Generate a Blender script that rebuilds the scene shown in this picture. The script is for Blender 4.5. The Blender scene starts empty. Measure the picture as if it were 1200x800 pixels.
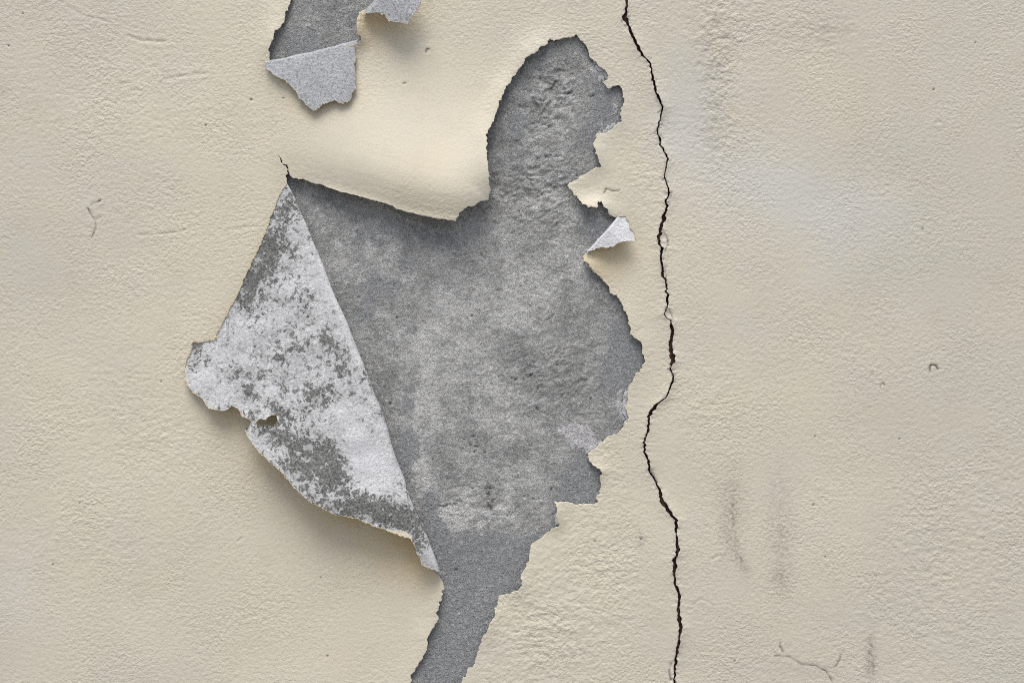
import bpy, math
import numpy as np
from mathutils import Vector

# ------------------------------------------------------------------ camera, sky, sun, exposure
SC = bpy.context.scene
COL = SC.collection
Z0 = 1.30            # height of the middle of the view above the ground (m)
D = 1.25             # camera to wall (m); 1 photo pixel is about 1 mm of wall
cam_d = bpy.data.cameras.new('camera')
cam = bpy.data.objects.new('camera', cam_d)
COL.objects.link(cam)
cam.location = (0, -D, Z0)
cam.rotation_euler = (math.radians(90), 0, 0)
cam_d.sensor_width = 36
cam_d.lens = 36 * D / 1.2
cam_d.clip_start = 0.01
cam_d.clip_end = 500
SC.camera = cam

SUN_ELEV, SUN_AZ = math.radians(66), math.radians(6)     # high, in front of the wall, a touch to the left
to_sun = Vector((-math.sin(SUN_AZ) * math.cos(SUN_ELEV), -math.cos(SUN_AZ) * math.cos(SUN_ELEV), math.sin(SUN_ELEV)))
world = bpy.data.worlds.new("World")
SC.world = world
world.use_nodes = True
wn = world.node_tree
sky = wn.nodes.new('ShaderNodeTexSky')
sky.sky_type = 'NISHITA'
sky.sun_disc = False
sky.sun_elevation = SUN_ELEV
sky.sun_rotation = math.radians(180) + SUN_AZ
sky.air_density = 1.0
sky.dust_density = 4.5
sky.ozone_density = 1.0
bg = wn.nodes['Background']
bg.inputs['Strength'].default_value = 0.07
wn.links.new(sky.outputs['Color'], bg.inputs['Color'])
sun_d = bpy.data.lights.new('sun', 'SUN')
sun_d.energy = 1.5
sun_d.angle = math.radians(36)
sun_d.color = (1.0, 0.97, 0.925)
sun = bpy.data.objects.new('sun', sun_d)
COL.objects.link(sun)
sun.rotation_euler = (-to_sun).to_track_quat('-Z', 'Y').to_euler()
SC.view_settings.view_transform = 'Standard'
SC.view_settings.look = 'None'
SC.view_settings.exposure = 1.15
SC.view_settings.gamma = 1.0
SC.cycles.use_denoising = False      # the denoiser wipes out the fine grain of the wall
SC.cycles.filter_width = 1.0

# ------------------------------------------------------------------ numeric helpers
def perlin(x, y, seed=0):
    rs = np.random.RandomState(seed + 11)
    perm = rs.permutation(512).astype(np.int32)
    ang = rs.rand(512).astype(np.float32) * 2 * np.pi
    gx, gy = np.cos(ang), np.sin(ang)
    x = np.asarray(x, np.float32); y = np.asarray(y, np.float32)
    xi = np.floor(x).astype(np.int32); yi = np.floor(y).astype(np.int32)
    xf = x - xi; yf = y - yi
    fu = xf * xf * xf * (xf * (xf * 6 - 15) + 10); fv = yf * yf * yf * (yf * (yf * 6 - 15) + 10)
    def g(ix, iy, dx, dy):
        h = perm[(perm[ix & 511] + iy) & 511]
        return gx[h] * dx + gy[h] * dy
    a = g(xi, yi, xf, yf); b = g(xi + 1, yi, xf - 1, yf)
    c = g(xi, yi + 1, xf, yf - 1); d = g(xi + 1, yi + 1, xf - 1, yf - 1)
    return ((a + (b - a) * fu) * (1 - fv) + (c + (d - c) * fu) * fv) * 1.5

def fbm(x, y, seed, oct=4, gain=0.5):
    s = 0; a = 1.0; t = 0
    for i in range(oct):
        s = s + a * perlin(x * 2 ** i, y * 2 ** i, seed + 7 * i); t += a; a *= gain
    return s / t * 1.3

def sstep(a, b, x):
    t = np.clip((x - a) / (b - a), 0, 1)
    return t * t * (3 - 2 * t)

def sinterp(x, xs, ys, w=9.0):
    return sum(np.interp(x + o * w, xs, ys) for o in (-2, -1.4, -0.7, 0, 0.7, 1.4, 2)) / 7

def blob(u, v, cu, cv, ru, rv, rot=0.0):
    c, s = math.cos(math.radians(rot)), math.sin(math.radians(rot))
    du, dv = u - cu, v - cv
    return np.exp(-(((du * c + dv * s) / ru) ** 2 + ((-du * s + dv * c) / rv) ** 2))

def blobs(u, v, lst):
    s = np.zeros_like(u)
    for b in lst:
        s = s + b[0] * blob(u, v, *b[1:])
    return s

def sdf(poly, u, v, far=90.0):
    """signed distance to a closed outline, negative inside; beyond 'far' a constant"""
    P = np.asarray(poly, np.float32)
    out = np.full(u.shape, far, np.float32)
    m = (u > P[:, 0].min() - far) & (u < P[:, 0].max() + far) & (v > P[:, 1].min() - far) & (v < P[:, 1].max() + far)
    if not m.any():
        return out
    x = u[m].astype(np.float32); y = v[m].astype(np.float32)
    d2 = np.full(x.shape, 1e12, np.float32); ins = np.zeros(x.shape, bool)
    for (ax, ay), (bx, by) in zip(P, np.roll(P, -1, 0)):
        ex, ey = bx - ax, by - ay
        L = ex * ex + ey * ey
        if L < 1e-9:
            continue
        t = np.clip(((x - ax) * ex + (y - ay) * ey) / L, 0, 1)
        d2 = np.minimum(d2, (x - ax - t * ex) ** 2 + (y - ay - t * ey) ** 2)
        if ay != by:
            c = (ay > y) != (by > y)
            ins ^= c & (x < ex * (y - ay) / ey + ax)
    d = np.sqrt(d2)
    out[m] = np.minimum(np.where(ins, -d, d), far)
    return out

def dist_line(pts, u, v, far=40.0):
    """distance to an open polyline"""
    P = np.asarray(pts, np.float32)
    out = np.full(u.shape, far, np.float32)
    m = (u > P[:, 0].min() - far) & (u < P[:, 0].max() + far) & (v > P[:, 1].min() - far) & (v < P[:, 1].max() + far)
    if not m.any():
        return out
    x, y = u[m], v[m]
    d2 = np.full(x.shape, 1e12, np.float32)
    for (ax, ay), (bx, by) in zip(P[:-1], P[1:]):
        ex, ey = bx - ax, by - ay
        t = np.clip(((x - ax) * ex + (y - ay) * ey) / max(ex * ex + ey * ey, 1e-9), 0, 1)
        d2 = np.minimum(d2, (x - ax - t * ex) ** 2 + (y - ay - t * ey) ** 2)
    out[m] = np.minimum(np.sqrt(d2), far)
    return out

def ragged(u, v, seed, a=1.0):
    """shift of a sample point that turns a smooth outline into a torn one"""
    def tear(k):
        return 1.3 * perlin(u / 11, v / 11, seed + k) + 1.9 * (np.abs(perlin(u / 6.5, v / 6.5, seed + k + 1)) - 0.3) + 1.2 * perlin(u / 3.2, v / 3.2, seed + k + 2)
    a = a * (1 - 0.65 * np.exp(-(((u - 440) / 110) ** 2 + ((v - 232) / 45) ** 2) ** 2))      # the long edge of the hanging sheet is a clean one
    return u + a * tear(0), v + a * tear(10)

def at(u, v, h):
    """image pixel (u right, v down) at h mm off the wall, slid along its camera ray -> world metres"""
    k = 1 - h / (D * 1000)  # scaled about the camera so a lifted point keeps its image pixel
    return np.stack([(u - 600) * k / 1000, -h / 1000, Z0 + (400 - v) * k / 1000], -1)

def clip_grid(A, B, keep):
    """regular grid over parameters A x B, kept where keep(a, b) > 0; the border follows the zero line.
    returns parameter pairs, faces and border edges"""
    a, b = np.meshgrid(A, B)
    ny, nx = a.shape
    f = keep(a, b)
    f = np.where(np.abs(f) < 1e-4, 1e-4, f)
    pos = f > 0
    cnt = pos[:-1, :-1].astype(int) + pos[:-1, 1:] + pos[1:, :-1] + pos[1:, 1:]
    idx = np.arange(nx * ny).reshape(ny, nx)
    full = cnt == 4
    quads = np.stack([idx[1:, :-1][full], idx[1:, 1:][full], idx[:-1, 1:][full], idx[:-1, :-1][full]], -1)
    pts = list()
    cache = {}
    polys, border = [], []
    fa, fb, ff = a.ravel(), b.ravel(), f.ravel()
    n0 = nx * ny
    def cut(i, j):
        k = (i, j) if i < j else (j, i)
        r = cache.get(k)
        if r is None:
            t = ff[i] / (ff[i] - ff[j])
            t = min(max(t, 0.03), 0.97)
            pts.append((fa[i] + (fa[j] - fa[i]) * t, fb[i] + (fb[j] - fb[i]) * t))
            r = cache[k] = n0 + len(pts) - 1
        return r
    for y, x in np.argwhere((cnt > 0) & (cnt < 4)):
        c = [idx[y + 1, x], idx[y + 1, x + 1], idx[y, x + 1], idx[y, x]]
        poly = []; leave = None; pairs = []
        for k in range(4):
            i, j = c[k], c[(k + 1) % 4]
            if ff[i] > 0:
                poly.append(i)
            if (ff[i] > 0) != (ff[j] > 0):
                q = cut(i, j)
                poly.append(q)
                if ff[i] > 0:
                    leave = q; first = len(poly) - 1
                pairs.append((q, ff[i] > 0))
        # border edges run from a leaving cut to the next entering cut
        m = len(pairs)
        for k in range(m):
            if pairs[k][1]:
                border.append((pairs[k][0], pairs[(k + 1) % m][0]))
        polys.append(poly)
    allp = np.concatenate([np.stack([fa, fb], -1), np.array(pts).reshape(-1, 2)])
    used = np.zeros(len(allp), bool)
    used[quads.ravel()] = True
    for p in polys:
        used[p] = True
    remap = np.cumsum(used) - 1
    quads = remap[quads]
    polys = [[int(remap[i]) for i in p] for p in polys]
    border = [(int(remap[i]), int(remap[j])) for i, j in border]
    return allp[used], quads, polys, border

def build(name, co, quads, polys, mats, parent=None, attrs=None, border=(), skirt=None, back=None, back_sel=None):
    """one mesh: front faces, optional skirt (co2 per border vertex) and optional back sheet"""
    n = len(co)
    loops, starts, mat_i = [], [], []
    L = [quads.ravel().astype(np.int32)]
    S = np.full(len(quads), 4, np.int32)
    sizes = [S]
    M = [np.zeros(len(quads), np.int32)]
    if polys:
        L.append(np.array([i for p in polys for i in p], np.int32))
        sizes.append(np.array([len(p) for p in polys], np.int32))
        M.append(np.zeros(len(polys), np.int32))
    cos = [co]
    at_idx = [np.arange(n)]
    if back is not None:
        bq = quads
        bp = polys
        if back_sel is not None:
            bq = quads[back_sel[quads].any(1)]
            bp = [p for p in polys if any(back_sel[i] for i in p)]
        used = np.zeros(n, bool); used[bq.ravel()] = True
        for p in bp: used[p] = True
        if skirt is not None:
            for e in border: used[list(e)] = True
        rem = np.cumsum(used) - 1 + n
        cos.append(back[used]); at_idx.append(np.where(used)[0])
        if len(bq):
            L.append(rem[bq][:, ::-1].ravel().astype(np.int32)); sizes.append(np.full(len(bq), 4, np.int32)); M.append(np.ones(len(bq), np.int32))
        if bp:
            L.append(np.array([rem[i] for p in bp for i in p[::-1]], np.int32)); sizes.append(np.array([len(p) for p in bp], np.int32)); M.append(np.ones(len(bp), np.int32))
        if len(border):
            e = np.array(border)
            L.append(np.stack([e[:, 1], e[:, 0], rem[e[:, 0]], rem[e[:, 1]]], -1).ravel().astype(np.int32))
            sizes.append(np.full(len(e), 4, np.int32)); M.append(np.full(len(e), 2 if len(mats) > 2 else 0, np.int32))
    co_all = np.concatenate(cos); ai = np.concatenate(at_idx)
    L = np.concatenate(L); sizes = np.concatenate(sizes); M = np.concatenate(M)
    me = bpy.data.meshes.new(name)
    me.vertices.add(len(co_all)); me.vertices.foreach_set('co', co_all.astype(np.float32).ravel())
    me.loops.add(len(L)); me.loops.foreach_set('vertex_index', L)
    me.polygons.add(len(sizes))
    me.polygons.foreach_set('loop_start', np.concatenate([[0], np.cumsum(sizes)[:-1]]).astype(np.int32))
    me.polygons.foreach_set('material_index', M)
    me.polygons.foreach_set('use_smooth', np.where(M == 2, False, True))
    me.update(calc_edges=True)
    me.validate()
    for k, a in (attrs or {}).items():
        t = me.attributes.new(k, 'FLOAT', 'POINT')
        t.data.foreach_set('value', np.asarray(a, np.float32)[ai])
    for m in mats: me.materials.append(m)
    o = bpy.data.objects.new(name, me)
    COL.objects.link(o)
    o.parent = parent
    return o

def normals(co, quads):
    n = np.zeros_like(co)
    a, b, c, d = (co[quads[:, i]] for i in range(4))
    f = np.cross(c - a, d - b)
    for i in range(4):
        np.add.at(n, quads[:, i], f)
    l = np.linalg.norm(n, axis=1, keepdims=True)
    n = np.where(l > 1e-12, n / np.maximum(l, 1e-12), np.array([0, -1.0, 0]))
    return n

# ------------------------------------------------------------------ materials
def new_mat(name):
    m = bpy.data.materials.new(name); m.use_nodes = True
    nt = m.node_tree
    b = nt.nodes['Principled BSDF']
    return m, nt, b

class N:
    """small node-graph writer"""
    def __init__(s, nt):
        s.nt = nt
        s.co = nt.nodes.new('ShaderNodeTexCoord').outputs['Object']
    def link(s, a, b): s.nt.links.new(a, b)
    def val(s, sock, x):
        if hasattr(x, 'is_output'): s.link(x, sock)
        else: sock.default_value = x
    def noise(s, scale, detail=3, rough=0.55, dist=0.0, stretch=None):
        n = s.nt.nodes.new('ShaderNodeTexNoise')
        n.inputs['Scale'].default_value = scale; n.inputs['Detail'].default_value = detail
        n.inputs['Roughness'].default_value = rough; n.inputs['Distortion'].default_value = dist
        co = s.co
        if stretch:
            mp = s.nt.nodes.new('ShaderNodeMapping'); mp.inputs['Scale'].default_value = stretch
            s.link(co, mp.inputs['Vector']); co = mp.outputs['Vector']
        s.link(co, n.inputs['Vector'])
        return n.outputs['Fac']
    def attr(s, name):
        n = s.nt.nodes.new('ShaderNodeAttribute'); n.attribute_name = name
        return n.outputs['Fac']
    def math(s, op, a, b=0.0, clamp=False):
        n = s.nt.nodes.new('ShaderNodeMath'); n.operation = op; n.use_clamp = clamp
        s.val(n.inputs[0], a); s.val(n.inputs[1], b)
        return n.outputs[0]
    def ramp(s, x, lo, hi, a=0.0, b=1.0):
        n = s.nt.nodes.new('ShaderNodeMapRange'); n.interpolation_type = 'SMOOTHSTEP'
        s.val(n.inputs['Value'], x)
        n.inputs['From Min'].default_value = lo; n.inputs['From Max'].default_value = hi
        n.inputs['To Min'].default_value = a; n.inputs['To Max'].default_value = b
        return n.outputs['Result']
    def mix(s, f, a, b, mode='MIX'):
        n = s.nt.nodes.new('ShaderNodeMix'); n.data_type = 'RGBA'; n.blend_type = mode
        s.val(n.inputs['Factor'], f)
        for k, c in ((6, a), (7, b)):
            if hasattr(c, 'is_output'): s.link(c, n.inputs[k])
            else: n.inputs[k].default_value = (*c, 1)
        return n.outputs[2]
    def bump(s, h, strength, dist, prev=None):
        n = s.nt.nodes.new('ShaderNodeBump'); s.val(n.inputs['Strength'], strength)
        n.inputs['Distance'].default_value = dist
        s.link(h, n.inputs['Height'])
        if prev is not None: s.link(prev, n.inputs['Normal'])
        return n.outputs['Normal']

def paint_material():
    m, nt, b = new_mat('cream_wall_paint'); g = N(nt)
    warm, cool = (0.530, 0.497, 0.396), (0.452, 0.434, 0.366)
    c = g.mix(g.attr('fade_vignette'), warm, cool)
    c = g.mix(g.ramp(g.noise(7, 3, 0.6), 0.40, 0.75, 0, 0.30), c, (0.53, 0.475, 0.365))
    c = g.mix(g.ramp(g.noise(26, 4, 0.6), 0.48, 0.75, 0, 0.22), c, (0.42, 0.38, 0.295))
    c = g.mix(g.ramp(g.noise(420, 2, 0.6), 0.50, 0.78, 0, 0.20), c, (0.33, 0.295, 0.23))
    c = g.mix(g.attr('shade_tint'), c, (0.470, 0.365, 0.195))  # brown of the flap shadows, mixed into the paint colour
    c = g.mix(g.attr('pale'), c, (0.47, 0.475, 0.47))
    c = g.mix(g.attr('chip'), c, (0.50, 0.475, 0.43))
    grime = g.math('MULTIPLY', g.attr('dirt'), g.ramp(g.noise(300, 4, 0.75), 0.40, 0.60, 0.15, 1.05))
    c = g.mix(grime, c, (0.20, 0.175, 0.150))
    c = g.mix(g.attr('groove'), c, (0.035, 0.03, 0.025))
    g.link(c, b.inputs['Base Color'])
    b.inputs['Roughness'].default_value = 0.62
    b.inputs['Specular IOR Level'].default_value = 0.35
    n1 = g.bump(g.noise(290, 2, 0.5, 0.4, (0.9, 1, 1.05)), g.attr('grain'), 0.0022)
    n2 = g.bump(g.noise(360, 2, 0.5), g.math('MULTIPLY', g.attr('grain'), 0.6), 0.0007, n1)
    g.link(n2, b.inputs['Normal'])
    return m

def fresh_material():
    m, nt, b = new_mat('sheltered_cream_paint'); g = N(nt)
    c = g.mix(g.ramp(g.noise(40, 4, 0.6), 0.35, 0.7), (0.60, 0.485, 0.285), (0.55, 0.44, 0.26))
    g.link(c, b.inputs['Base Color'])
    b.inputs['Roughness'].default_value = 0.6
    g.link(g.bump(g.noise(185, 4, 0.58), 0.5, 0.002), b.inputs['Normal'])
    return m

def plaster_material():
    m, nt, b = new_mat('grey_cement_plaster'); g = N(nt)
    c = g.mix(g.ramp(g.noise(22, 6, 0.7), 0.3, 0.7), (0.285, 0.292, 0.288), (0.48, 0.490, 0.483))
    li = g.math('ADD', g.attr('light'), g.math('MULTIPLY', g.math('SUBTRACT', g.noise(70, 8, 0.8, 0.8), 0.5), 3.4))
    c = g.mix(g.ramp(li, -0.05, 0.95, 0, 0.85), c, (0.66, 0.670, 0.660))
    c = g.mix(g.attr('smooth'), c, (0.315, 0.330, 0.344))
    wh = g.math('ADD', g.attr('white'), g.math('MULTIPLY', g.math('SUBTRACT', g.noise(110, 6, 0.72), 0.5), 3.6))
    c = g.mix(g.ramp(wh, 0.55, 0.66), c, (0.60, 0.605, 0.615))
    sp = g.noise(250, 3, 0.75)
    c = g.mix(g.ramp(sp, 0.54, 0.66, 0, 0.50), c, (0.64, 0.648, 0.64))
    c = g.mix(g.ramp(g.noise(240, 4, 0.8, 0.6), 0.56, 0.66, 0, 0.55), c, (0.13, 0.133, 0.132))
    c = g.mix(g.attr('pit'), c, (0.05, 0.05, 0.05))
    g.link(c, b.inputs['Base Color'])
    b.inputs['Roughness'].default_value = 0.92
    b.inputs['Specular IOR Level'].default_value = 0.2
    n1 = g.bump(g.noise(140, 7, 0.78, 0.5), 1.0, 0.0075)
    n2 = g.bump(sp, 1.0, 0.0036, n1)
    g.link(n2, b.inputs['Normal'])
    return m

def primer_material(name, base, stip, amount):
    """the back of the peeled paint: whitish film with cement still stuck to it where 'cement' is 1"""
    m, nt, b = new_mat(name); g = N(nt)
    c = g.mix(g.ramp(g.noise(30, 4, 0.6), 0.35, 0.7), base, tuple(x * 0.86 for x in base))
    c = g.mix(g.ramp(g.noise(400, 4, 0.8), 0.47, 0.62, 0, amount), c, stip)
    cem = g.mix(g.ramp(g.noise(360, 4, 0.8), 0.38, 0.64), (0.076, 0.080, 0.077), (0.23, 0.236, 0.228))
    k = g.math('ADD', g.math('MULTIPLY', g.math('SUBTRACT', g.noise(58, 8, 0.76, 0.6), 0.5), 3.2), g.math('MULTIPLY', g.math('SUBTRACT', g.noise(190, 5, 0.66, 0.8), 0.5), 4.2))
    k = g.math('ADD', g.attr('cement'), k)
    c = g.mix(g.ramp(k, -0.35, 0.45, 0, 0.60), c, (0.30, 0.305, 0.30))
    stuck = g.ramp(k, 0.52, 0.64)
    stuck = g.math('MULTIPLY', stuck, g.ramp(g.noise(120, 5, 0.66, 0.8), 0.56, 0.60, 1.0, 0.05))
    c = g.mix(stuck, c, cem)
    c = g.mix(g.attr('film'), c, (0.70, 0.64, 0.50))
    g.link(c, b.inputs['Base Color'])
    b.inputs['Roughness'].default_value = 0.85
    b.inputs['Specular IOR Level'].default_value = 0.25
    n1 = g.bump(g.noise(260, 5, 0.75), 0.9, 0.0022)
    g.link(g.bump(stuck, 0.7, 0.0012, n1), b.inputs['Normal'])
    return m

def plain_material(name, a, bcol, scale, rough=0.9):
    m, nt, b = new_mat(name); g = N(nt)
    c = g.mix(g.ramp(g.noise(scale, 5, 0.65), 0.3, 0.7), a, bcol)
    g.link(c, b.inputs['Base Color'])
    b.inputs['Roughness'].default_value = rough
    g.link(g.bump(g.noise(scale * 3, 4, 0.7), 0.6, 0.003), b.inputs['Normal'])
    return m

PAINT = paint_material()
FRESH = fresh_material()
PLASTER = plaster_material()
MOTTLED = primer_material('mottled_primer_back', (0.60, 0.615, 0.63), (0.36, 0.368, 0.37), 0.6)
STIPPLED = primer_material('stippled_primer_back', (0.43, 0.447, 0.468), (0.20, 0.208, 0.215), 0.9)
WHITE = primer_material('white_primer_back', (0.60, 0.617, 0.64), (0.40, 0.412, 0.43), 0.5)
EDGE = plain_material('torn_paint_edge', (0.55, 0.51, 0.42), (0.30, 0.28, 0.24), 300)
MASONRY = plain_material('dark_crack_masonry', (0.22, 0.12, 0.09), (0.10, 0.058, 0.045), 120)
GROUND = plain_material('pavement_concrete', (0.30, 0.29, 0.27), (0.22, 0.215, 0.20), 6)

# ------------------------------------------------------------------ outlines traced in image pixels
B_FOLD = [(335, 209), (337, 215), (340, 220), (346, 234), (354, 254), (362, 270), (372, 294), (380, 316), (388, 336), (399, 361), (410, 386),
          (420, 412), (430, 436), (439, 460), (447.5, 482.5), (452.5, 497.5), (459, 517.5), (465, 539), (472.5, 557.5), (480, 580),
          (487.5, 599), (495, 615), (502.5, 632.5), (511, 655), (516.5, 671), (519, 678)]
B_R = ([0, 0.1, 0.3, 0.5, 0.8, 0.93, 1.0], [1.2, 2.5, 6.0, 9.0, 12.0, 10.0, 5.0])
B_OUT = [(337, 214), (330, 224), (324, 238), (318, 252), (312, 270), (308, 282), (302, 292), (296, 306), (290, 318), (284, 332), (277, 348), (272, 358),
         (268, 364), (260, 380), (253, 396), (247, 399), (241, 401), (234, 401), (225, 400), (225, 410), (220, 420), (216, 432), (219, 450), (226, 460),
         (236, 466), (244, 478), (253, 481), (262, 481), (268, 478), (272, 475.6), (279, 478), (282, 486), (288, 490), (294, 493), (293, 498),
         (288, 503), (289, 510), (295, 519), (304, 530), (314, 539), (327.5, 551), (340, 565), (351, 577.5), (362.5, 587.5), (376, 594), (382.5, 597.5),
         (394, 604), (407.5, 605), (422.5, 609), (435, 615), (447.5, 619), (460, 624), (470, 628), (481, 631), (486, 640), (490, 652.5), (494, 660),
         (500, 665), (509, 667.5), (516.5, 672)]
B_HOLE = [(300, 495), (305, 490), (311, 492), (315, 488), (318, 486), (324, 486), (325.5, 493), (320, 499.5), (312, 498), (302, 498.5)]

SHEET = [(320, 177.5), (327.5, 184), (332.5, 191), (337, 193), (338, 202.5), (341, 208), (351, 209.5), (365, 214.5), (377.5, 217), (387.5, 221), (400, 225),
         (420, 230), (442.5, 236), (460, 241), (465, 245), (480, 249), (500, 254), (522.5, 257.5), (534, 259), (539, 250), (544, 244), (555, 241),
         (561, 236), (572.5, 235), (575, 217.5), (572.5, 207.5), (571, 190), (571, 170), (570, 158)]
DOME = [(569.4, 160), (574, 149), (580, 138), (585, 120), (591, 105), (598, 96), (610, 78), (621, 65), (630, 60), (633, 55), (642, 51), (644, 46), (648, 47.6),
        (660, 45), (670, 44.4), (676, 40.4), (680, 45), (685, 51), (688, 58), (690, 67), (697, 71), (702, 78), (708, 82), (713, 90), (710, 95),
        (707, 97), (710, 101), (713, 105), (720, 102), (726, 101), (728, 106), (731, 114), (730, 124), (726, 134), (728, 142), (720, 147),
        (716, 152), (708, 155.6), (699, 157), (697, 163), (695, 169), (699, 176), (698.5, 179), (702, 190), (704.4, 195.6)]
RIGHT = [(690, 200), (678, 208), (664, 218), (674, 230), (682, 239), (692, 243), (699, 243), (701, 240), (701, 236), (705, 237), (709, 244), (713, 251),
         (720, 254), (724, 254.5), (728, 258), (712, 276), (698, 290), (690, 297),
         (682, 299), (683, 304), (690, 309), (698, 322), (706, 327), (712, 334), (715, 343), (722, 346),
         (727, 353), (730, 359), (734, 369), (737, 375), (736, 380), (739.6, 382), (739, 392), (747, 398), (753, 404), (754, 414), (755.6, 424),
         (752, 427), (754, 432), (746, 437), (743, 442), (738, 452), (735, 462), (733.6, 474), (734, 483), (736, 490), (733, 495), (727, 504),
         (721, 509), (712, 510), (706, 516), (701, 522), (694, 527), (688, 531), (689, 538), (696, 546), (704, 551), (707.6, 554), (703.6, 558),
         (703, 568), (703.6, 576), (699, 582), (700, 589), (694, 591), (684, 590), (676, 590), (664, 587.6), (650, 588), (653, 596.5), (651.4, 605),
         (656, 614), (644, 621), (633, 631), (622, 636), (620.6, 651.5), (615, 666), (610, 675), (611.5, 685), (607.5, 691), (599, 695),
         (585, 697.5), (584, 705), (579, 714), (580, 720), (576, 729), (570, 739), (565, 744), (564, 752), (560, 764), (555, 780),
         (547.5, 782.5), (546, 791), (540, 799), (530, 822), (512, 850), (488, 872)]
LEFT = [(462, 858), (470, 830), (479, 806), (481, 797), (480.5, 792), (486, 786), (494, 772), (500, 760), (502.5, 750), (501, 747.5), (506, 737), (512.5, 726),
        (514, 721), (511, 717.5), (515, 707.5), (519, 695), (519.5, 686), (518, 679)]

def polyline_at(P, t):
    P = np.asarray(P, float)
    seg = np.linalg.norm(np.diff(P, axis=0), axis=1)
    s = np.concatenate([[0], np.cumsum(seg)]) / seg.sum()
    return np.interp(t, s, P[:, 0]), np.interp(t, s, P[:, 1])

tt = np.linspace(0.97, 0.03, 22)
fu, fv = polyline_at(B_FOLD, tt)
rr = np.interp(tt, *B_R)
ATTACH = [(x - 0.93 * (r * 0.9 + 1), y + 0.37 * (r * 0.9 + 1)) for x, y, r in zip(fu, fv, rr)]
MAIN_HOLE = SHEET + DOME[1:] + RIGHT + LEFT + ATTACH + [(336.0, 212), (336.4, 201), (335.6, 195), (331.8, 192.2), (326.8, 185.4)]

TOP_HOLE = [(346, -60), (345, -20), (342, 0), (335, 15), (333, 25), (322, 40), (316, 55), (315, 68), (316, 76), (340, 72), (380, 62), (414, 53), (423, 47),
            (420, 40), (418, 33), (417, 25), (420, 15), (427, 12), (440, 4), (455, -14), (468, -40), (455, -75), (400, -90)]

CRACK = np.array([(728, -400), (731, -200), (736, -60), (734, 0), (735, 9), (733, 21), (736, 28), (739, 38), (746, 52), (752, 63), (760, 72), (764, 81), (766, 97), (769, 108), (773, 119),
         (776, 126), (775, 135), (772, 146), (770.5, 157.5), (774, 169), (779, 179), (782, 184), (781, 194), (779, 208), (783, 220), (784, 229),
         (780, 237), (781, 242), (778, 254), (774, 270), (772, 278), (773, 286), (777, 292), (774.6, 302), (777, 314), (776.4, 325), (781, 331),
         (782, 346), (782, 358), (778.6, 368), (782, 373), (787, 375), (787.6, 388), (786, 404), (788, 420), (787, 432), (789, 440),
         (786, 454), (780, 466), (770, 473), (765, 480), (760.6, 487), (760, 502), (756, 518), (755.6, 530), (759.6, 541), (761.6, 552),
         (767, 562), (773, 574), (777, 588), (784, 599), (792, 609), (792.5, 627), (794, 643), (790, 665), (791, 682), (796, 698),
         (795, 715), (797.5, 734), (795, 756), (791, 775), (790, 799), (787, 830), (794, 900), (800, 1100), (806, 1300)], float)
CRACK_W = np.array([(-300, 1.2), (0, 1.5), (15, 1.3), (22, 2.4), (32, 1.4), (50, 1.7), (75, 1.0), (100, 1.3), (120, 1.3), (140, 0.8), (160, 1.0), (165, 1.4), (180, 0.9), (215, 0.8), (240, 1.2), (255, 2.0),
           (268, 1.8), (285, 1.5), (300, 1.2), (322, 1.5), (335, 0.9), (350, 1.3), (365, 1.0), (374, 0.8), (385, 1.7), (405, 1.8), (419, 2.9), (428, 1.2),
           (440, 0.9), (455, 1.3), (468, 1.0), (474, 1.8), (480, 2.8), (488, 1.3), (510, 1.3), (530, 1.2), (545, 1.4), (560, 0.9), (575, 1.3), (590, 2.3),
           (608, 1.8), (612, 2.0), (625, 1.0), (645, 1.7), (665, 2.0), (680, 1.0), (690, 1.8), (705, 1.2), (720, 1.7), (733, 2.2), (745, 1.3),
           (770, 1.5), (790, 1.0), (1300, 1.4)])

def crack_mid(v):
    z = v * 0
    jag = np.clip(0.55 + 1.1 * perlin(v / 31.0, z + 6.2, 405), 0.05, 1.5)
    return (np.interp(v, CRACK[:, 1], CRACK[:, 0]) + 1.1 * perlin(v / 10.0, z + 3.3, 401)
            + jag * (2.6 * (np.abs(perlin(v / 7.5, z + 5.3, 404)) - 0.3) + 1.5 * perlin(v / 4.3, z + 8.1, 402) + 0.7 * perlin(v / 2.2, z + 2.1, 406))).astype(np.float32)

def crack_half(v):
    return np.maximum(np.interp(v, CRACK_W[:, 0], CRACK_W[:, 1]) ** 1.25 * (1.0 + 0.5 * perlin(v / 4.0, v * 0 + 1.7, 403)), 0.4).astype(np.float32)

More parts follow.
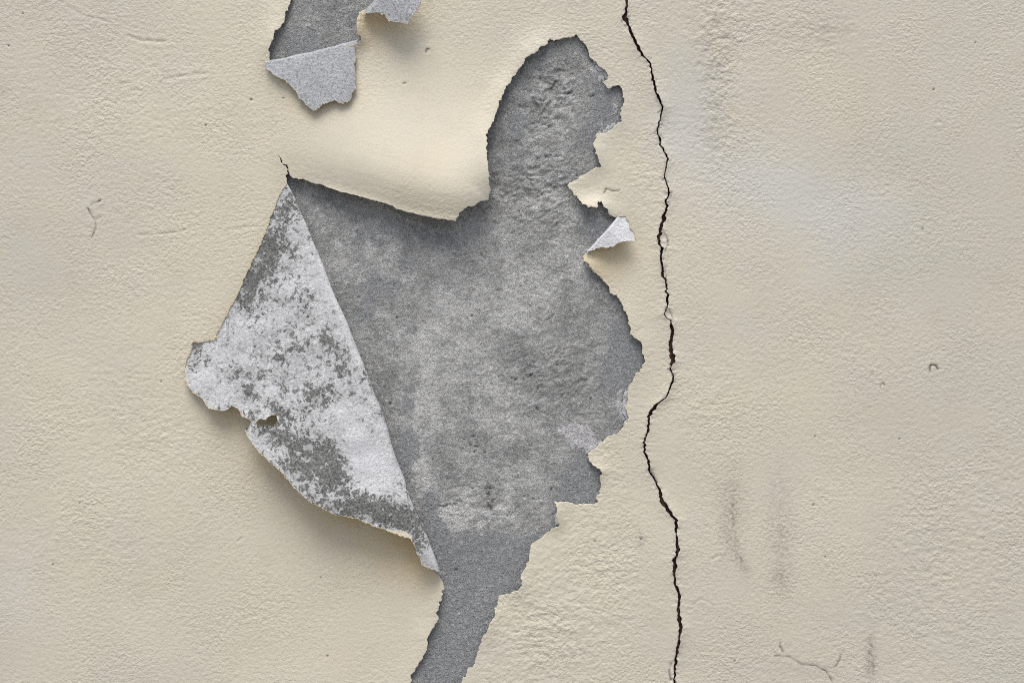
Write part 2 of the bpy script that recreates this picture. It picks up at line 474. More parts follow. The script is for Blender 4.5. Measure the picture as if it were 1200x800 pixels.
# fine scratches, blister rims and hairline cracks in the paint: (points, half width, depth)
HAIR = [([(107, 240), (112, 237), (117, 235.5)], 0.95, 1.3), ([(103, 244), (107, 252), (111, 257), (112, 268), (107, 279)], 0.7, 0.72), ([(110, 257), (118, 254)], 0.7, .9),
        ([(1089.5, 437), (1089.5, 430), (1092, 427), (1096, 427.5), (1099, 432)], 0.98, 1.3), ([(1020, 439), (1021, 437), (1023.5, 438)], 0.7, 0.8),
        ([(1031.5, 453), (1032, 450), (1035, 449), (1037, 451)], 0.7, 0.8), ([(914, 752), (914, 757), (918, 763)], 0.8, 0.7),
        ([(988, 763), (985, 766), (984, 773), (979, 780)], 0.9, 0.9), ([(908, 768), (925, 769), (940, 778), (955, 779), (968, 786), (976, 799)], 0.8, 0.66),
        ([(98, -3), (78, 8), (92, 17)], 0.1, 0.0), ([(70, 1), (85, 12), (105, 20), (128, 26)], 1.6, 0.5), ([(150, 43), (168, 48), (195, 49)], 1.6, 0.8),
        ([(192, 93), (205, 91), (222, 88), (240, 86)], 1.5, 0.8), ([(164, 275), (180, 275), (200, 273), (216, 270)], 1.3, 0.7),
        ([(270, 268), (285, 267), (300, 265)], 1.0, 0.5), ([(708, 226), (710, 221), (718, 224), (726, 223)], 0.8, 0.8),
        ([(279, 633), (282, 631), (284, 630)], 1.0, 0.8), ([(812, 708), (820, 702), (828, 703), (836, 710)], 1.2, 0.6), ([(834, 655), (842, 651), (848, 653)], 1.2, 0.6),
        ([(499, 61), (500, 58), (503, 58)], 0.9, 1.0), ([(748, 620), (751, 630), (754, 634)], 1.0, 0.6), ([(1097, 144), (1100, 142), (1102, 144)], 1.0, 1.0), ([(852, 648), (862, 645), (870, 660), (875, 668)], 1.0, 0.35),
        ([(775, 268), (781, 276), (783, 285), (779, 296)], 0.7, 0.7), ([(783, 220), (787, 226), (785, 236)], 0.6, 0.7), ([(733, 22), (729, 27), (732, 38)], 0.7, 0.6), ([(760, 548), (765, 556), (770, 566)], 0.6, 0.7),
        ([(787, 776), (784, 786), (786, 796)], 0.6, 0.7), ([(778, 314), (781, 322), (780, 330)], 0.6, .7), ([(784, 362), (787, 368), (789, 378)], .6, .7), ([(473, 98), (476, 97)], 0.8, .7), ([(505, 60), (507, 60)], 0.5, .5)]
DOTS = [(93.5, 588.5), (62, 661), (955, 511), (1143, 50), (1094, 105), (1081, 268), (189, 447), (953, 591), (967, 652), (697, 634), (295, 117), (1054, 514),
        (27, 16), (376, 676), (384, 768), (861, 774), (332, 115), (751, 631), (241, 147), (294, 117), (10, 54)]

# ------------------------------------------------------------------ height of the paint off the wall
LIFT = [  # (amount mm, u, v, ru, rv) how far the torn border curls off the plaster, by place
    (7, 572, 190, 30, 45), (6, 590, 115, 30, 45), (6, 625, 62, 28, 28), (6, 665, 221, 22, 20), (7, 692, 243, 26, 12), (3, 700, 180, 16, 22), (5, 650, 600, 14, 18),
    (5, 520, 690, 22, 40), (4, 500, 755, 24, 45), (6, 318, 45, 18, 40), (12, 417, 30, 18, 24), (3, 740, 392, 25, 60), (5, 690, 310, 18, 16),
    (2.5, 610, 684, 16, 22), (2.5, 575, 730, 18, 30), (2.5, 700, 552, 16, 12), (1.5, 728, 130, 20, 30)]
VB_U = [300, 337, 365, 400, 442, 480, 534, 575, 620]
VB_V = [205, 208, 214, 225, 236, 249, 259, 246, 235]

def sheet_lift(u, v, main):
    q = sinterp(u, VB_U, VB_V, 8) - v
    L = sinterp(u, [322, 337, 350, 400, 450, 534, 575, 610], [3.0, 5.0, 9, 16, 23, 27, 18, 8], 5)
    p = np.interp(q, [-20, 0, 12, 28, 50, 80, 115, 150, 190], [0.40, 0.62, 0.86, 1.0, 0.93, 0.62, 0.30, 0.09, 0.0])
    # smoothed profile
    for dq in (-9, 9, -18, 18):
        p = p + np.interp(q + dq, [-20, 0, 12, 28, 50, 80, 115, 150, 190], [0.40, 0.62, 0.86, 1.0, 0.93, 0.62, 0.30, 0.09, 0.0])
    p = p / 5
    right = sstep(640, 560, u)
    low = sstep(300, 265, v)
    left = sstep(313, 325, u)
    flare = 1.6 * np.exp(-np.clip(q, 0, 60) / 3.5) * sstep(340, 400, u) * sstep(585, 560, u) * low
    return L * p * right * low * left + flare

def smooth_zone(u, v):
    return np.clip(blobs(u, v, [(0.9, 470, 170, 95, 75), (0.7, 520, 110, 60, 60), (0.6, 395, 170, 50, 40), (0.5, 800, 60, 22, 70), (0.55, 770, 560, 22, 120), (0.5, 745, 330, 25, 70), (0.4, 560, 220, 30, 40),
                                (0.4, 420, 760, 90, 60), (.4, 30, 690, 60, 60)]), 0, 0.85)

def rough_zone(u, v):
    return np.clip(blobs(u, v, [(1.3, 838, 110, 22, 105), (0.8, 845, 30, 40, 50), (0.9, 965, 40, 45, 25), (1.0, 640, 740, 85, 80), (0.8, 700, 660, 50, 60), (0.8, 640, 740, 30, 30),
                                (0.7, 1110, 690, 110, 110), (0.7, 830, 480, 45, 60), (0.6, 760, 210, 30, 40), (0.6, 720, 480, 25, 60), (0.5, 900, 780, 60, 30), (.5, 1170, 590, 60, 60),
                                (0.5, 150, 500, 130, 80), (0.4, 100, 640, 100, 60), (0.4, 120, 120, 120, 80), (0.6, 700, 560, 30, 40), (0.5, 800, 705, 30, 14)]), 0, 1.6)

def paint_height(u, v, main, edge, side):
    amp = 0.85 - 0.65 * smooth_zone(u, v)
    rg = 0.8 * rough_zone(u, v)
    w = perlin(u / 40, v / 40, 60) * 3
    a = perlin((u + w) / 9.5, (v + w) / 7.0, 51)
    b = perlin((u - w) / 5.0, v / 4.0, 52)
    c = perlin(u / 17, v / 13, 53)
    ridg = 1 - np.abs(perlin((u + 2 * w) / 15, (v - w) / 9, 54)) * 2
    patch = 0.75 + 0.5 * fbm(u / 120, v / 120, 58, 3)
    h = 2.2 + amp * patch * (0.06 * a + 0.22 * b + 0.02 * c - 0.12 * np.abs(perlin((u - w) / 7.5, (v + w) / 5.5, 55))) + rg * (0.14 * ridg + 0.42 * c + 0.36 * a + 0.30 * b + 0.45 * np.abs(perlin((u + w) / 13, (v + w) / 11, 59)) - 0.1)
    h = h + 1.8 * fbm(u / 300, v / 260, 56, 2) + 0.40 * fbm(u / 110, v / 90, 57, 2)
    # curl of the torn borders
    e = np.maximum(edge, 0)
    lf = np.clip(blobs(u, v, LIFT), 0, 14) + 0.5 * (0.5 + perlin(u / 50, v / 50, 71))
    wd = 19 + 6 * perlin(u / 70, v / 70, 72)
    h = h + np.maximum(lf, 0) * np.exp(-(e / wd) ** 1.6)
    h = h + sheet_lift(u, v, main)
    # paint stands up a little along the crack
    dc = np.abs(u - crack_mid(v))
    lip = 1.7 + 2.2 * perlin(v / 45, side * 5.0 + v * 0, 73)
    h = h + np.maximum(lip, 0) * np.exp(-(dc / 8) ** 1.2) * (1.5 if side > 0 else 0.8)
    # hollows above/below the big flap's hinge, wall bulge beside it
    groove = np.zeros_like(u)
    for pts, hw, dep in HAIR:
        if dep <= 0: continue
        dark = 1.15 if dep >= 0.65 and hw < 1.0 else 0.14
        uu = u + 0.6 * perlin(u / 5, v / 5, 81); vv = v + 0.6 * perlin(u / 5, v / 5, 82)
        d = dist_line(pts, uu, vv, 14)
        dep = dep * np.clip(0.75 + 0.8 * perlin(u / 9, v / 9, 83), 0.1, 1.1); hw = max(hw, 0.8) * (1.35 if hw < 1.0 else 1.0)
        h = h - 0.85 * dep * np.exp(-(d / hw) ** 2) + 0.22 * dep * np.exp(-((d - 4) / 3) ** 2)
        groove = np.maximum(groove, np.minimum(0.9, dep) * np.exp(-(d / (hw * 0.8)) ** 2) * dark)
    for i, (x, y) in enumerate(DOTS):
        r = 0.8 + 0.35 * ((i * 37) % 10) / 10
        d = np.hypot(u - x, v - y)
        h = h - 1.5 * np.exp(-(d / r) ** 2)
        groove = np.maximum(groove, np.exp(-(d / r) ** 2))
    return h, groove

def axis(lo, hi, step, far_lo, far_hi, extra=None):
    core = np.arange(lo, hi + step * 0.5, step)
    def tail(start, end, sgn):
        out = []; s = step * 2; x = start
        while (x - end) * sgn < 0:
            x += s * sgn; s = min(s * 1.35, 70); out.append(x)
        out[-1] = end
        return out
    a = sorted(tail(core[0], far_lo, -1)) + list(core) + tail(core[-1], far_hi, 1)
    return np.array(a, np.float32)

STEP = 1.25
FAR_U0, FAR_U1, FAR_V0, FAR_V1 = -2200.0, 3400.0, -1100.0, 1690.0

# ------------------------------------------------------------------ the wall
wall = bpy.data.objects.new('painted_wall', None)
wall['kind'] = 'thing'
COL.objects.link(wall)
wall.location = (0, 0, 0)
wall['label'] = 'cream painted outdoor wall, its paint peeling off grey plaster beside a long vertical crack'
wall['category'] = 'wall'

def paint_coat(side):
    def keep(u, v):
        ru, rv = ragged(u, v, 20)
        main = sdf(MAIN_HOLE, ru, rv)
        top = sdf(TOP_HOLE, ru, rv)
        chip = 0.35 * perlin(u / 2.2, v / 2.2, 90 + side) + 0.4 * perlin(u / 6, v / 6, 94 + side)
        c = side * (u - crack_mid(v)) - crack_half(v) + chip * 0.6
        if side > 0:
            return np.minimum(c, 60)
        return np.minimum(np.minimum(main, top), c)
    U = axis(-20 if side < 0 else 725, 812 if side < 0 else 1220, STEP, FAR_U0 if side < 0 else 690.0, 840.0 if side < 0 else FAR_U1)
    V = axis(-20, 820, STEP, FAR_V0, FAR_V1)
    p, quads, polys, border = clip_grid(U, V, keep)
    u, v = p[:, 0], p[:, 1]
    ru, rv = ragged(u, v, 20)
    main = sdf(MAIN_HOLE, ru, rv); top = sdf(TOP_HOLE, ru, rv)
    if side > 0:
        main = main * 0 + 90; top = top * 0 + 90
    edge = np.minimum(main, top) if side > 0 else np.minimum(sdf(MAIN_HOLE, u, v), sdf(TOP_HOLE, u, v))
    h, groove = paint_height(u, v, main, edge, side)
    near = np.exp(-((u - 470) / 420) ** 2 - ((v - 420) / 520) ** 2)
    fade_vignette = np.clip(1.05 - 1.25 * near + 0.42 * fbm(u / 170, v / 170, 111, 3), 0, 1)  # weathered greying plus the lens vignette, both put into the paint colour
    pale = np.clip(blobs(u, v, [(0.55, 806, 150, 36, 75), (0.42, 985, 262, 75, 55), (0.25, 915, 225, 90, 45), (0.3, 900, 210, 80, 40), (.25, 20, 690, 40, 30)]) + 0.16 * fbm(u / 60, v / 60, 113, 4), 0, 0.7)
    sn = 0.75 + 0.55 * fbm(u / 12, v / 22, 112, 3)
    dirt = blobs(u, v, [(0.42, 857, 600, 14, 46), (0.45, 866, 652, 7, 22, -25), (0.30, 914, 620, 16, 62), (0.22, 916, 675, 14, 18), (0.45, 1020, 765, 4.5, 26), (.25, 1021, 790, 8, 40),
                        (0.22, 838, 60, 22, 50), (0.2, 838, 150, 18, 30), (0.2, 965, 35, 35, 18), (.22, 5, 105, 8, 5), (0.35, 751, 632, 6, 8), (.2, 955, 782, 30, 8)]) * np.clip(sn, 0, 1.3)
    dc = np.abs(u - crack_mid(v))
    dirt = dirt * 1.75 + np.exp(-(dc / 3.0) ** 2) * np.clip(0.36 + 0.75 * perlin(v / 14, u * 0 + side, 114), 0, 0.8)
    dirt = np.clip(dirt, 0, 1)
    dc = np.abs(u - crack_mid(v))
    cn = perlin(u / 6, v / 9, 171 + side) + 0.6 * perlin(u / 3, v / 3, 172) + 0.9 * blobs(u, v, [(1, 736, 30, 6, 9), (1, 763, 76, 5, 8), (1, 771, 160, 5, 8), (1, 781, 234, 6, 10), (1, 779, 282, 7, 14), (.9, 779, 318, 5, 10), (1, 788, 366, 7, 8), (.8, 787, 440, 5, 8), (1, 767, 484, 7, 7), (1, 764, 558, 5, 10), (1, 790, 603, 6, 8), (.8, 790, 680, 5, 10), (.9, 788, 782, 5, 12)])
    chip = sstep(0.25, 0.5, cn - dc / 7 + 0.30) * sstep(10, 6, dc)
    h = h - 0.9 * chip
    chip = chip * np.clip(0.7 + 0.5 * perlin(u / 3, v / 3, 173), 0, 1)
    grain = np.clip((1.05 - 0.85 * smooth_zone(u, v) + 0.25 * rough_zone(u, v)) * (0.62 + 0.55 * fbm(u / 75, v / 75, 58, 3)), 0.08, 1.2) * 0.66
    shade_tint = np.clip(blobs(u, v, [(0.75, 425, 600, 70, 42, 22), (0.65, 485, 650, 36, 40), (0.5, 330, 540, 40, 40, 40), (0.45, 268, 485, 30, 22, 20), (0.7, 436, 26, 26, 26), (0.7, 706, 300, 34, 24), (0.35, 372, 118, 40, 22)]) * (0.9 + 0.4 * fbm(u / 30, v / 30, 176, 3)), 0, 0.85)  # where the brown shade beneath the flaps is painted on the wall
    co = at(u, v, h)
    th = np.where(np.minimum(main, top) < 60, 1.6, 1.6)
    bk = at(u, v, h - th)
    lifted = (sheet_lift(u, v, main) > 1.0) | (np.minimum(main, top) < 16)
    o = build('paint_coat', co, quads, polys, [PAINT, STIPPLED, EDGE], wall, dict(groove=groove, fade_vignette=fade_vignette, pale=pale, dirt=dirt, chip=chip, grain=grain, shade_tint=shade_tint, cement=u * 0, film=u * 0),
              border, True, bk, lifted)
    return o

left_coat = paint_coat(-1)
left_coat['label'] = 'cream paint left of the crack, torn open round the bare grey plaster'
right_coat = paint_coat(1)
right_coat['label'] = 'whole cream paint right of the crack with grey streaks low down'

# ------------------------------------------------------------------ grey plaster under the paint
def plaster_coat():
    def keep(u, v):
        return np.minimum(np.abs(u - crack_mid(v)) - np.maximum(crack_half(v) - 0.3, 0.35) - 0.25 * perlin(u / 3, v / 3, 131), 60)
    a = axis(306, 764, STEP, FAR_U0 + 5, FAR_U1 - 5)
    a = np.sort(np.concatenate([a[(a < 764) | (a > 812)], np.arange(765, 812, 1.4)])).astype(np.float32)
    V = axis(-70, 880, STEP * 1.1, FAR_V0 + 5, FAR_V1 - 5)
    p, quads, polys, border = clip_grid(a, V, keep)
    u, v = p[:, 0], p[:, 1]
    # smooth trowelled film against rough open cement
    main = sdf(MAIN_HOLE, u, v)
    rim = np.clip(np.exp(-(np.maximum(-main, 0) / 26) ** 2), 0, 1) * sstep(600, 660, u)
    nz = fbm(u / 45, v / 45, 141, 4)
    smooth = blobs(u, v, [(1.0, 565, 690, 70, 60), (1.0, 525, 770, 60, 70), (0.9, 680, 565, 40, 40), (0.9, 730, 420, 28, 60), (0.9, 715, 130, 22, 35), (0.8, 700, 270, 28, 24), (0.45, 440, 320, 40, 80), (0.7, 372, 30, 60, 45),
                          (0.6, 475, 520, 18, 60), (0.5, 500, 570, 30, 30), (0.6, 500, 640, 25, 40), (0.8, 590, 640, 50, 22), (0.6, 600, 150, 20, 80)])
    smooth = np.clip(sstep(0.40, 0.68, smooth + 0.25 * rim + 0.75 * nz + 0.16 * fbm(u / 12, v / 12, 151, 3)), 0, 1)
    rough = 1 - smooth
    lu = u + 26 * perlin(u / 48, v / 48, 191) + 11 * perlin(u / 17, v / 17, 192); lv = v + 26 * perlin(u / 48, v / 48, 193) + 11 * perlin(u / 17, v / 17, 194)
    light = blobs(lu, lv, [(0.55, 560, 385, 70, 32, -15), (0.45, 505, 440, 30, 70, 10), (0.5, 610, 340, 60, 34, 10), (0.5, 560, 462, 70, 34, -10), (0.7, 556, 590, 60, 40), (0.55, 492, 500, 9, 60, -4), (0.5, 640, 130, 40, 40), (0.55, 650, 240, 60, 34),
                         (0.6, 668, 310, 42, 22), (0.45, 430, 290, 60, 34), (0.35, 610, 520, 50, 44), (0.4, 530, 355, 22, 10), (0.45, 457, 372, 8, 30), (0.4, 445, 330, 30, 12), (-0.45, 645, 445, 38, 28), (-0.3, 690, 400, 26, 34), (-0.5, 572, 580, 14, 18), (-.4, 556, 512, 26, 14), (-.3, 610, 100, 25, 36)])
    arc = np.abs(np.hypot((u - 590) / 1.0, (v - 500) / 1.25) - 104)
    light = light + 0.55 * np.exp(-(arc / 7) ** 2) * sstep(560, 500, u) * np.clip(0.6 + perlin(u / 18, v / 18, 195), 0, 1)
    light = light * 1.05 + 0.60 * fbm(u / 34, v / 34, 142, 5, 0.6) - 0.04
    wz = blobs(u, v, [(1.0, 680, 508, 20, 14), (0.9, 690, 520, 16, 8), (0.7, 662, 503, 16, 8), (0.8, 728, 472, 8, 24), (0.7, 705, 82, 14, 10), (.7, 697, 75, 10, 8), (0.6, 708, 98, 10, 12), (0.55, 670, 312, 26, 16), (0.4, 690, 575, 14, 16), (0.3, 560, 390, 60, 30), (.5, 720, 130, 14, 22)])
    white = np.clip(wz, 0, 1.1) * 1.55 - 0.40
    # relief
    k = fbm(u / 26, v / 20, 144, 5, 0.65)
    uw = u + 0.5 * v + 9 * perlin(u / 25, v / 25, 156); vw = v + 8 * perlin(u / 22, v / 22, 157)
    lumpz = np.clip(blobs(u, v, [(1.0, 640, 120, 50, 50), (0.8, 620, 220, 60, 50), (0.8, 650, 430, 60, 60), (0.6, 570, 590, 50, 40)]), 0, 1)
    pits = np.clip(fbm(u / 9, v / 6, 145, 4) * (0.7 + 0.5 * lumpz) - 0.52, 0, 1)
    rid = 1 - 2 * np.abs(perlin((u + v * 0.4) / 17 + 0.6 * k, v / 15, 146))
    lump = blobs(u, v, [(1.0, 640, 110, 45, 45), (0.8, 620, 210, 60, 40), (0.7, 650, 440, 60, 50), (0.6, 570, 590, 50, 40), (.6, 560, 250, 30, 20), (.5, 650, 240, 50, 50)])
    h = -1.8 + rough * (0.75 * k + 0.22 * perlin(u / 5, v / 4, 147) + 0.16 * rid) + lump * (0.4 + 0.6 * rough) * (2.1 * k + 0.7 * rid + 0.8 * perlin(uw / 6, vw / 4.5, 152) + 1.5 * np.abs(perlin(uw / 12, vw / 8.5, 153)) + 0.8 * np.abs(perlin(uw / 5.5, vw / 4.5, 155)) - 1.1) - 2.2 * pits * rough + 0.45 * smooth + 0.12 * smooth * perlin(u / 12, v / 9, 148)
    h = h + np.clip(white, 0, 1) * 0.3
    # the paint's own undulation is the wall's
    h = h + 1.8 * fbm(u / 300, v / 260, 56, 2) + 0.40 * fbm(u / 110, v / 90, 57, 2)
    cap = 0.1 + 1.8 * fbm(u / 300, v / 260, 56, 2) + 0.40 * fbm(u / 110, v / 90, 57, 2)
    h = np.minimum(h, cap + np.clip(-main - 4, 0, 14) * 0.18)
    pit = np.clip(pits * rough * 3.0, 0, 0.8)
    for pts, hw, dep in [([(545, 521), (553, 521), (559, 524)], 1.1, 1.0), ([(516, 594), (526, 592), (540, 588)], 1.4, 1.2), ([(612, 580), (620, 584), (631, 584)], 1.1, 1.1),
                         ([(612, 445), (617, 441), (622, 440), (623, 443)], 1.2, 1.5), ([(572, 572), (573, 580), (577, 586), (574, 596)], 3.0, 1.2), ([(560, 299), (565, 298)], 1.2, 1.1), ([(664, 110), (670, 109)], 1.6, 1.4),
                         ([(692, 113), (697, 112)], 1.4, 1.3), ([(640, 184), (644, 183)], 1.5, 1.3), ([(652, 262), (653, 264)], 1.3, 1.5), ([(646, 105), (655, 90)], 1.5, .7), ([(640, 375), (648, 371)], 1.2, 1.0), ([(532, 668), (535, 667)], 1.0, 1.2)]:
        d = dist_line(pts, u + 1.2 * perlin(u / 5, v / 5, 149), v + 1.2 * perlin(u / 5, v / 5, 150), 12)
        g = np.exp(-(d / (hw * 1.5)) ** 2) * np.clip(0.55 + 1.3 * perlin(u / 3.5, v / 3.5, 154), 0, 1)
        h = h - dep * 1.3 * g
        pit = np.maximum(pit, 0.6 * g)
    for x, y in [(457, 473), (555, 511), (556, 529), (568, 530), (629, 478), (630, 480), (603, 445), (605, 444), (630, 455), (692, 467), (646, 573), (600, 443), (553, 370), (465, 372), (583, 340)]:
        d = np.hypot(u - x, v - y)
        h = h - 1.8 * np.exp(-(d / 1.3) ** 2); pit = np.maximum(pit, 0.85 * np.exp(-(d / 1.2) ** 2))
    return build('plaster_coat', at(u, v, h), quads, polys, [PLASTER, PLASTER, PLASTER], wall, dict(smooth=smooth * 0.8, light=light - 0.5 * smooth, white=white, pit=pit),
                 border, True, at(u, v, h - 12), np.zeros(len(u), bool))

plaster = plaster_coat()

# ------------------------------------------------------------------ thin broken rim of undercoat between paint and plaster
def undercoat():
    def keep(u, v):
        ru, rv = ragged(u, v, 20)
        m = np.minimum(sdf(MAIN_HOLE, ru, rv), sdf(TOP_HOLE, ru, rv))
        w = -1.3 + 3.0 * fbm(u / 22, v / 22, 181, 3) + 1.4 * perlin(u / 3.5, v / 3.5, 182) + 9 * blobs(u, v, [(0.8, 729, 472, 9, 24), (0.6, 705, 84, 14, 14), (.6, 712, 150, 14, 10), (.5, 690, 525, 14, 12), (.5, 690, 312, 10, 12), (.3, 700, 580, 12, 12), (.4, 655, 610, 10, 10), (-1, 440, 240, 120, 30), (-1, 440, 440, 120, 230)])
        return np.minimum(m + w, 10 - m)
    p, quads, polys, border = clip_grid(np.arange(306, 764, 1.25).astype(np.float32), np.arange(-66, 876, 1.25).astype(np.float32), keep)
    u, v = p[:, 0], p[:, 1]
    h = -0.45 + 1.8 * fbm(u / 300, v / 260, 56, 2) + 0.40 * fbm(u / 110, v / 90, 57, 2) + 0.25 * perlin(u / 6, v / 6, 183)
    co = at(u, v, h)
    o = build('undercoat', co, quads, polys, [MOTTLED, MOTTLED, EDGE], wall, dict(cement=u * 0 + 0.10 + 0.5 * fbm(u / 20, v / 20, 184, 3), film=u * 0), border, True, at(u, v, h - 0.9), np.zeros(len(u), bool))
    o['label'] = 'broken whitish undercoat rim showing between cream paint and bare plaster'
    return o
undercoat()

# ------------------------------------------------------------------ inside of the crack, behind the plaster
def crack_mesh():
    V = np.concatenate([np.arange(-1090, -20, 20.0), np.arange(-20, 820, 2.0), np.arange(820, 1680, 20.0)]).astype(np.float32)
    m, w = crack_mid(V), crack_half(V)
    cols = []
    for off, h in ((-9, -4.5), (-1.6, -5.0), (-0.4, -7.0), (0.4, -8.0), (1.6, -5.0), (9, -4.5)):
        n = 1.6 * perlin(V / 6, V * 0 + off, 161)
        uu = m + (off * w if abs(off) < 5 else off)
        cols.append(at(uu, V, h + n))
    co = np.stack(cols, 1).reshape(-1, 3)
    nc = len(cols)
    i = np.arange(len(V) - 1)[:, None] * nc + np.arange(nc - 1)[None]
    q = np.stack([i + nc, i + nc + 1, i + 1, i], -1).reshape(-1, 4)
    o = build('crack', co, q, [], [MASONRY], wall)
    o['label'] = 'dark jagged crack running down the wall from top to bottom'
    return o
crack_mesh()

# ------------------------------------------------------------------ peeled flaps folded over, back of the paint outward
def fold_flap(fold, nrm, out, rad, base, rise, mats, label, mask, holes=(), length=200, step=1.2, seed=300, rag=1.0, wave=1.0):
    """sheet that leaves the wall, rolls round the fold line and lies back over the paint.
    nrm: unit direction from the fold over the flap; rad(t): roll radius; base(t): height of its root; rise(d, t): height after the roll"""
    F = np.asarray(fold, float)
    F = np.stack([np.interp(np.linspace(0, 1, 60), np.linspace(0, 1, len(F)), F[:, k]) for k in (0, 1)], -1)
    wob = 0.9 * perlin(F[:, 0] / 23, F[:, 1] / 23, seed + 9) + 0.5 * perlin(F[:, 0] / 9, F[:, 1] / 9, seed + 10)
    F = F + np.stack([wob * nrm[0], wob * nrm[1]], -1)
    flen = np.linalg.norm(np.diff(F, axis=0), axis=1).sum()
    nx, ny = nrm
    S = np.concatenate([np.linspace(-1, 1, 21)[:-1], 1 + np.arange(0, length + step, step)]).astype(np.float64)   # -1..1: the roll, then mm past it
    T = np.linspace(0, 1, int(flen / step) + 1)
    # outline closed on the far side of the fold
    outline = list(out) + [(F[-1][0] - 40 * nx, F[-1][1] - 40 * ny), (F[0][0] - 40 * nx, F[0][1] - 40 * ny)]
    def place(s, t):
        r = rad(t)
        th = np.clip(s, -1, 1) * math.pi / 2
        d = r * (1 - np.cos(th)) + np.maximum(s - 1, 0)
        h = base(t) + r + r * np.sin(th) + np.where(s > 1, rise(np.maximum(s - 1, 0), t), 0)
        x, y = polyline_at(F, t)
        return x + d * nx, y + d * ny, h, d
    def keep(s, t):
        u, v, h, d = place(s, t)
        ru, rv = ragged(u, v, seed, rag)
        f = -sdf(outline, ru, rv)
        for ho in holes:
            f = np.minimum(f, np.where(s > 1, sdf(ho, u + 0.5 * perlin(u / 3, v / 3, 7), v), 90))
        return f
    p, quads, polys, border = clip_grid(S, T, keep)
    s, t = p[:, 0], p[:, 1]
    u, v, h, d = place(s, t)
    on = sstep(0.3, 1.0, s)
    h = h + on * (0.30 * fbm(u / 22, v / 22, seed + 3, 3) + 0.12 * perlin(u / 5, v / 5, seed + 4)) + on * wave * sstep(0, 40, d) * fbm(u / 60, v / 60, seed + 5, 2)
    co = at(u, v, h)
    n = normals(co, quads)
    if n[s > 2][:, 1].mean() > 0:
        quads = quads[:, ::-1]; polys = [q[::-1] for q in polys]; border = [(b, a) for a, b in border]
        n = -n
    cement, film = mask(u, v, s)
    co2 = co - n * 0.0011
    o = build('paint_flap', co, quads, polys, mats, left_coat, dict(cement=cement, film=film, groove=u * 0, fade_vignette=u * 0 + .3, pale=u * 0, dirt=u * 0), border, True, co2)
    o['label'] = label
    return o

def big_mask(u, v, s):
    dark = blobs(u, v, [(0.50, 316, 292, 15, 22), (0.50, 288, 338, 12, 28), (0.35, 300, 318, 14, 26), (0.75, 375, 540, 34, 22, 35), (0.45, 338, 520, 30, 14, 20), (0.95, 462, 602, 30, 13, 25), (0.5, 425, 592, 18, 12), (0.6, 395, 596, 36, 9, 18), (0.8, 229, 405, 8, 6),
                        (0.6, 293, 458, 16, 6, 40), (0.45, 322, 480, 22, 7, 30), (0.4, 322, 503, 16, 8), (0.45, 385, 398, 12, 10, 45), (0.4, 402, 425, 10, 16, -25), (0.40, 420, 492, 30, 6, 48), (0.3, 345, 407, 14, 10), (0.3, 372, 462, 22, 14), (0.4, 345, 548, 18, 10, 40),
                        (0.3, 334, 245, 12, 26), (0.5, 490, 640, 7, 12), (-0.75, 434, 540, 22, 40, -25), (0.35, 312, 296, 12, 26, 25), (0.35, 470, 606, 26, 8, 20), (-0.45, 408, 482, 22, 16, 0), (-0.3, 245, 450, 22, 18), (-0.25, 385, 330, 12, 50, -22), (-0.3, 404, 385, 9, 30, -22), (-0.45, 300, 520, 14, 8, 40),
                        (-0.5, 506, 656, 7, 10), (-0.2, 270, 400, 30, 22), (-0.45, 330, 530, 12, 8, 40), (.35, 395, 560, 22, 16, 35)])
    n = 0.30 * fbm(u / 24, v / 24, 205, 4, 0.6)
    c = dark * 1.6 + 0.15 + n
    film = sstep(0.35, 0.6, blobs(u, v, [(1.0, 470, 625.5, 13, 4.2, 14), (.6, 452, 621.5, 9, 2.0, 12)]) + 0.12 * perlin(u / 4, v / 4, 203))
    return c - film * 3, film

fold_flap(B_FOLD, (-0.929, 0.370), B_OUT, lambda t: np.interp(t, *B_R), lambda t: np.interp(t, [0, .8, 1], [2.0, 2.5, 5.5]),
          lambda d, t: np.interp(t, [0, 0.3, 0.55, 0.8, 1.0], [0.04, -0.035, 0.02, 0.10, 0.10]) * d + 3.5 * np.sin(np.clip(d / 150, 0, 1.2) * math.pi) * np.interp(t, [0, .3, 1], [0, 1, 1]),
          [MOTTLED, FRESH, EDGE], 'large triangular flap folded to the left, whitish back mottled with dark grey cement', big_mask, (B_HOLE,), 215, 1.2, 310, 0.75, 3.6)

def none_mask(u, v, s):
    return u * 0 - 0.55, u * 0

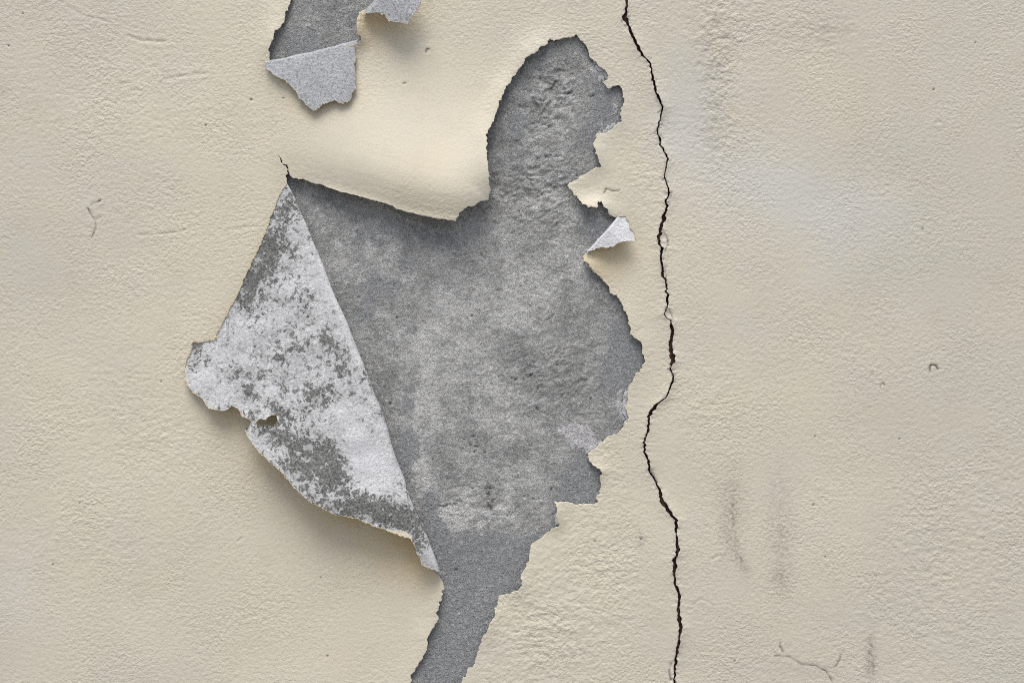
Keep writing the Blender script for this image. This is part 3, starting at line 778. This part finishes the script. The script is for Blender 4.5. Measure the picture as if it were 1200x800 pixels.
C_FOLD = [(310.5, 72.5), (340, 66), (370, 59.5), (400, 52), (419.5, 46.5)]
C_OUT = [(310.5, 73), (312, 82), (320, 87), (340, 99), (343, 104), (350, 113), (357, 121), (369, 131), (374, 127), (380, 122), (392, 118.5), (400, 121), (412, 118), (413, 110), (418, 103),
         (416, 92), (417, 84), (415, 76), (418, 68), (415.5, 58), (418, 52), (419.5, 47)]
fold_flap(C_FOLD, (0.229, 0.973), C_OUT, lambda t: np.interp(t, [0, 0.5, 1], [3.5, 4.0, 2.0]), lambda t: 1.0 + 0 * t,
          lambda d, t: 0.16 * d - 0.0009 * d * d, [STIPPLED, FRESH, EDGE], 'small grey flap folded straight down at the top of the wall', none_mask, (), 90, 1.1, 330, 1.0, 1.2)

D_FOLD = [(424, 17), (428, 11), (438, 2), (450, -14), (464, -40)]
D_OUT = [(425, 15), (429, 14.5), (432, 16.5), (437, 17), (443, 15), (450, 18), (455, 25), (462, 27), (470, 26.5), (478, 28.5), (485, 17), (490, 10), (494, 0), (500, -20), (495, -45), (466, -41)]
fold_flap(D_FOLD, (0.80, 0.60), D_OUT, lambda t: np.interp(t, [0, 0.5, 1], [5.0, 8.0, 9.0]), lambda t: 6.0 + 0 * t,
          lambda d, t: 0.14 * d, [STIPPLED, FRESH, EDGE], 'grey curled flap cut off by the top edge of the view', none_mask, (), 95, 1.1, 350, 1.0, 1.0)

E_FOLD = [(686, 295.5), (705, 275), (724, 254), (737, 239.5)]
E_OUT = [(686, 296), (690, 293.5), (702, 290.5), (710, 291), (718, 290), (724, 285), (731, 282.5), (740, 281.5), (746, 281.5), (743, 274), (738, 268), (737, 260), (732, 253), (724, 254)]
E_OUT2 = E_OUT
def e_flap():
    F = E_FOLD[:3]
    fold_flap(E_FOLD, (0.74, 0.67), E_OUT, lambda t: np.interp(t, [0, 0.5, 1], [2.0, 4.5, 2.0]), lambda t: np.interp(t, [0, 1], [4.0, 5.0]),
              lambda d, t: 0.16 * d, [WHITE, FRESH, EDGE], 'tiny white flap turned back between the bare plaster and the crack', lambda u, v, s: (u * 0 - 0.7, u * 0), (), 60, 0.9, 370, 0.8, 0.3)
e_flap()

# ------------------------------------------------------------------ pavement at the foot of the wall, below the view
gm = bpy.data.meshes.new('pavement')
gm.from_pydata([(-40, 0.2, 0), (40, 0.2, 0), (40, -60, 0), (-40, -60, 0)], [], [(3, 2, 1, 0)])
gm.materials.append(GROUND)
ground = bpy.data.objects.new('pavement', gm)
COL.objects.link(ground)
ground['kind'] = 'structure'
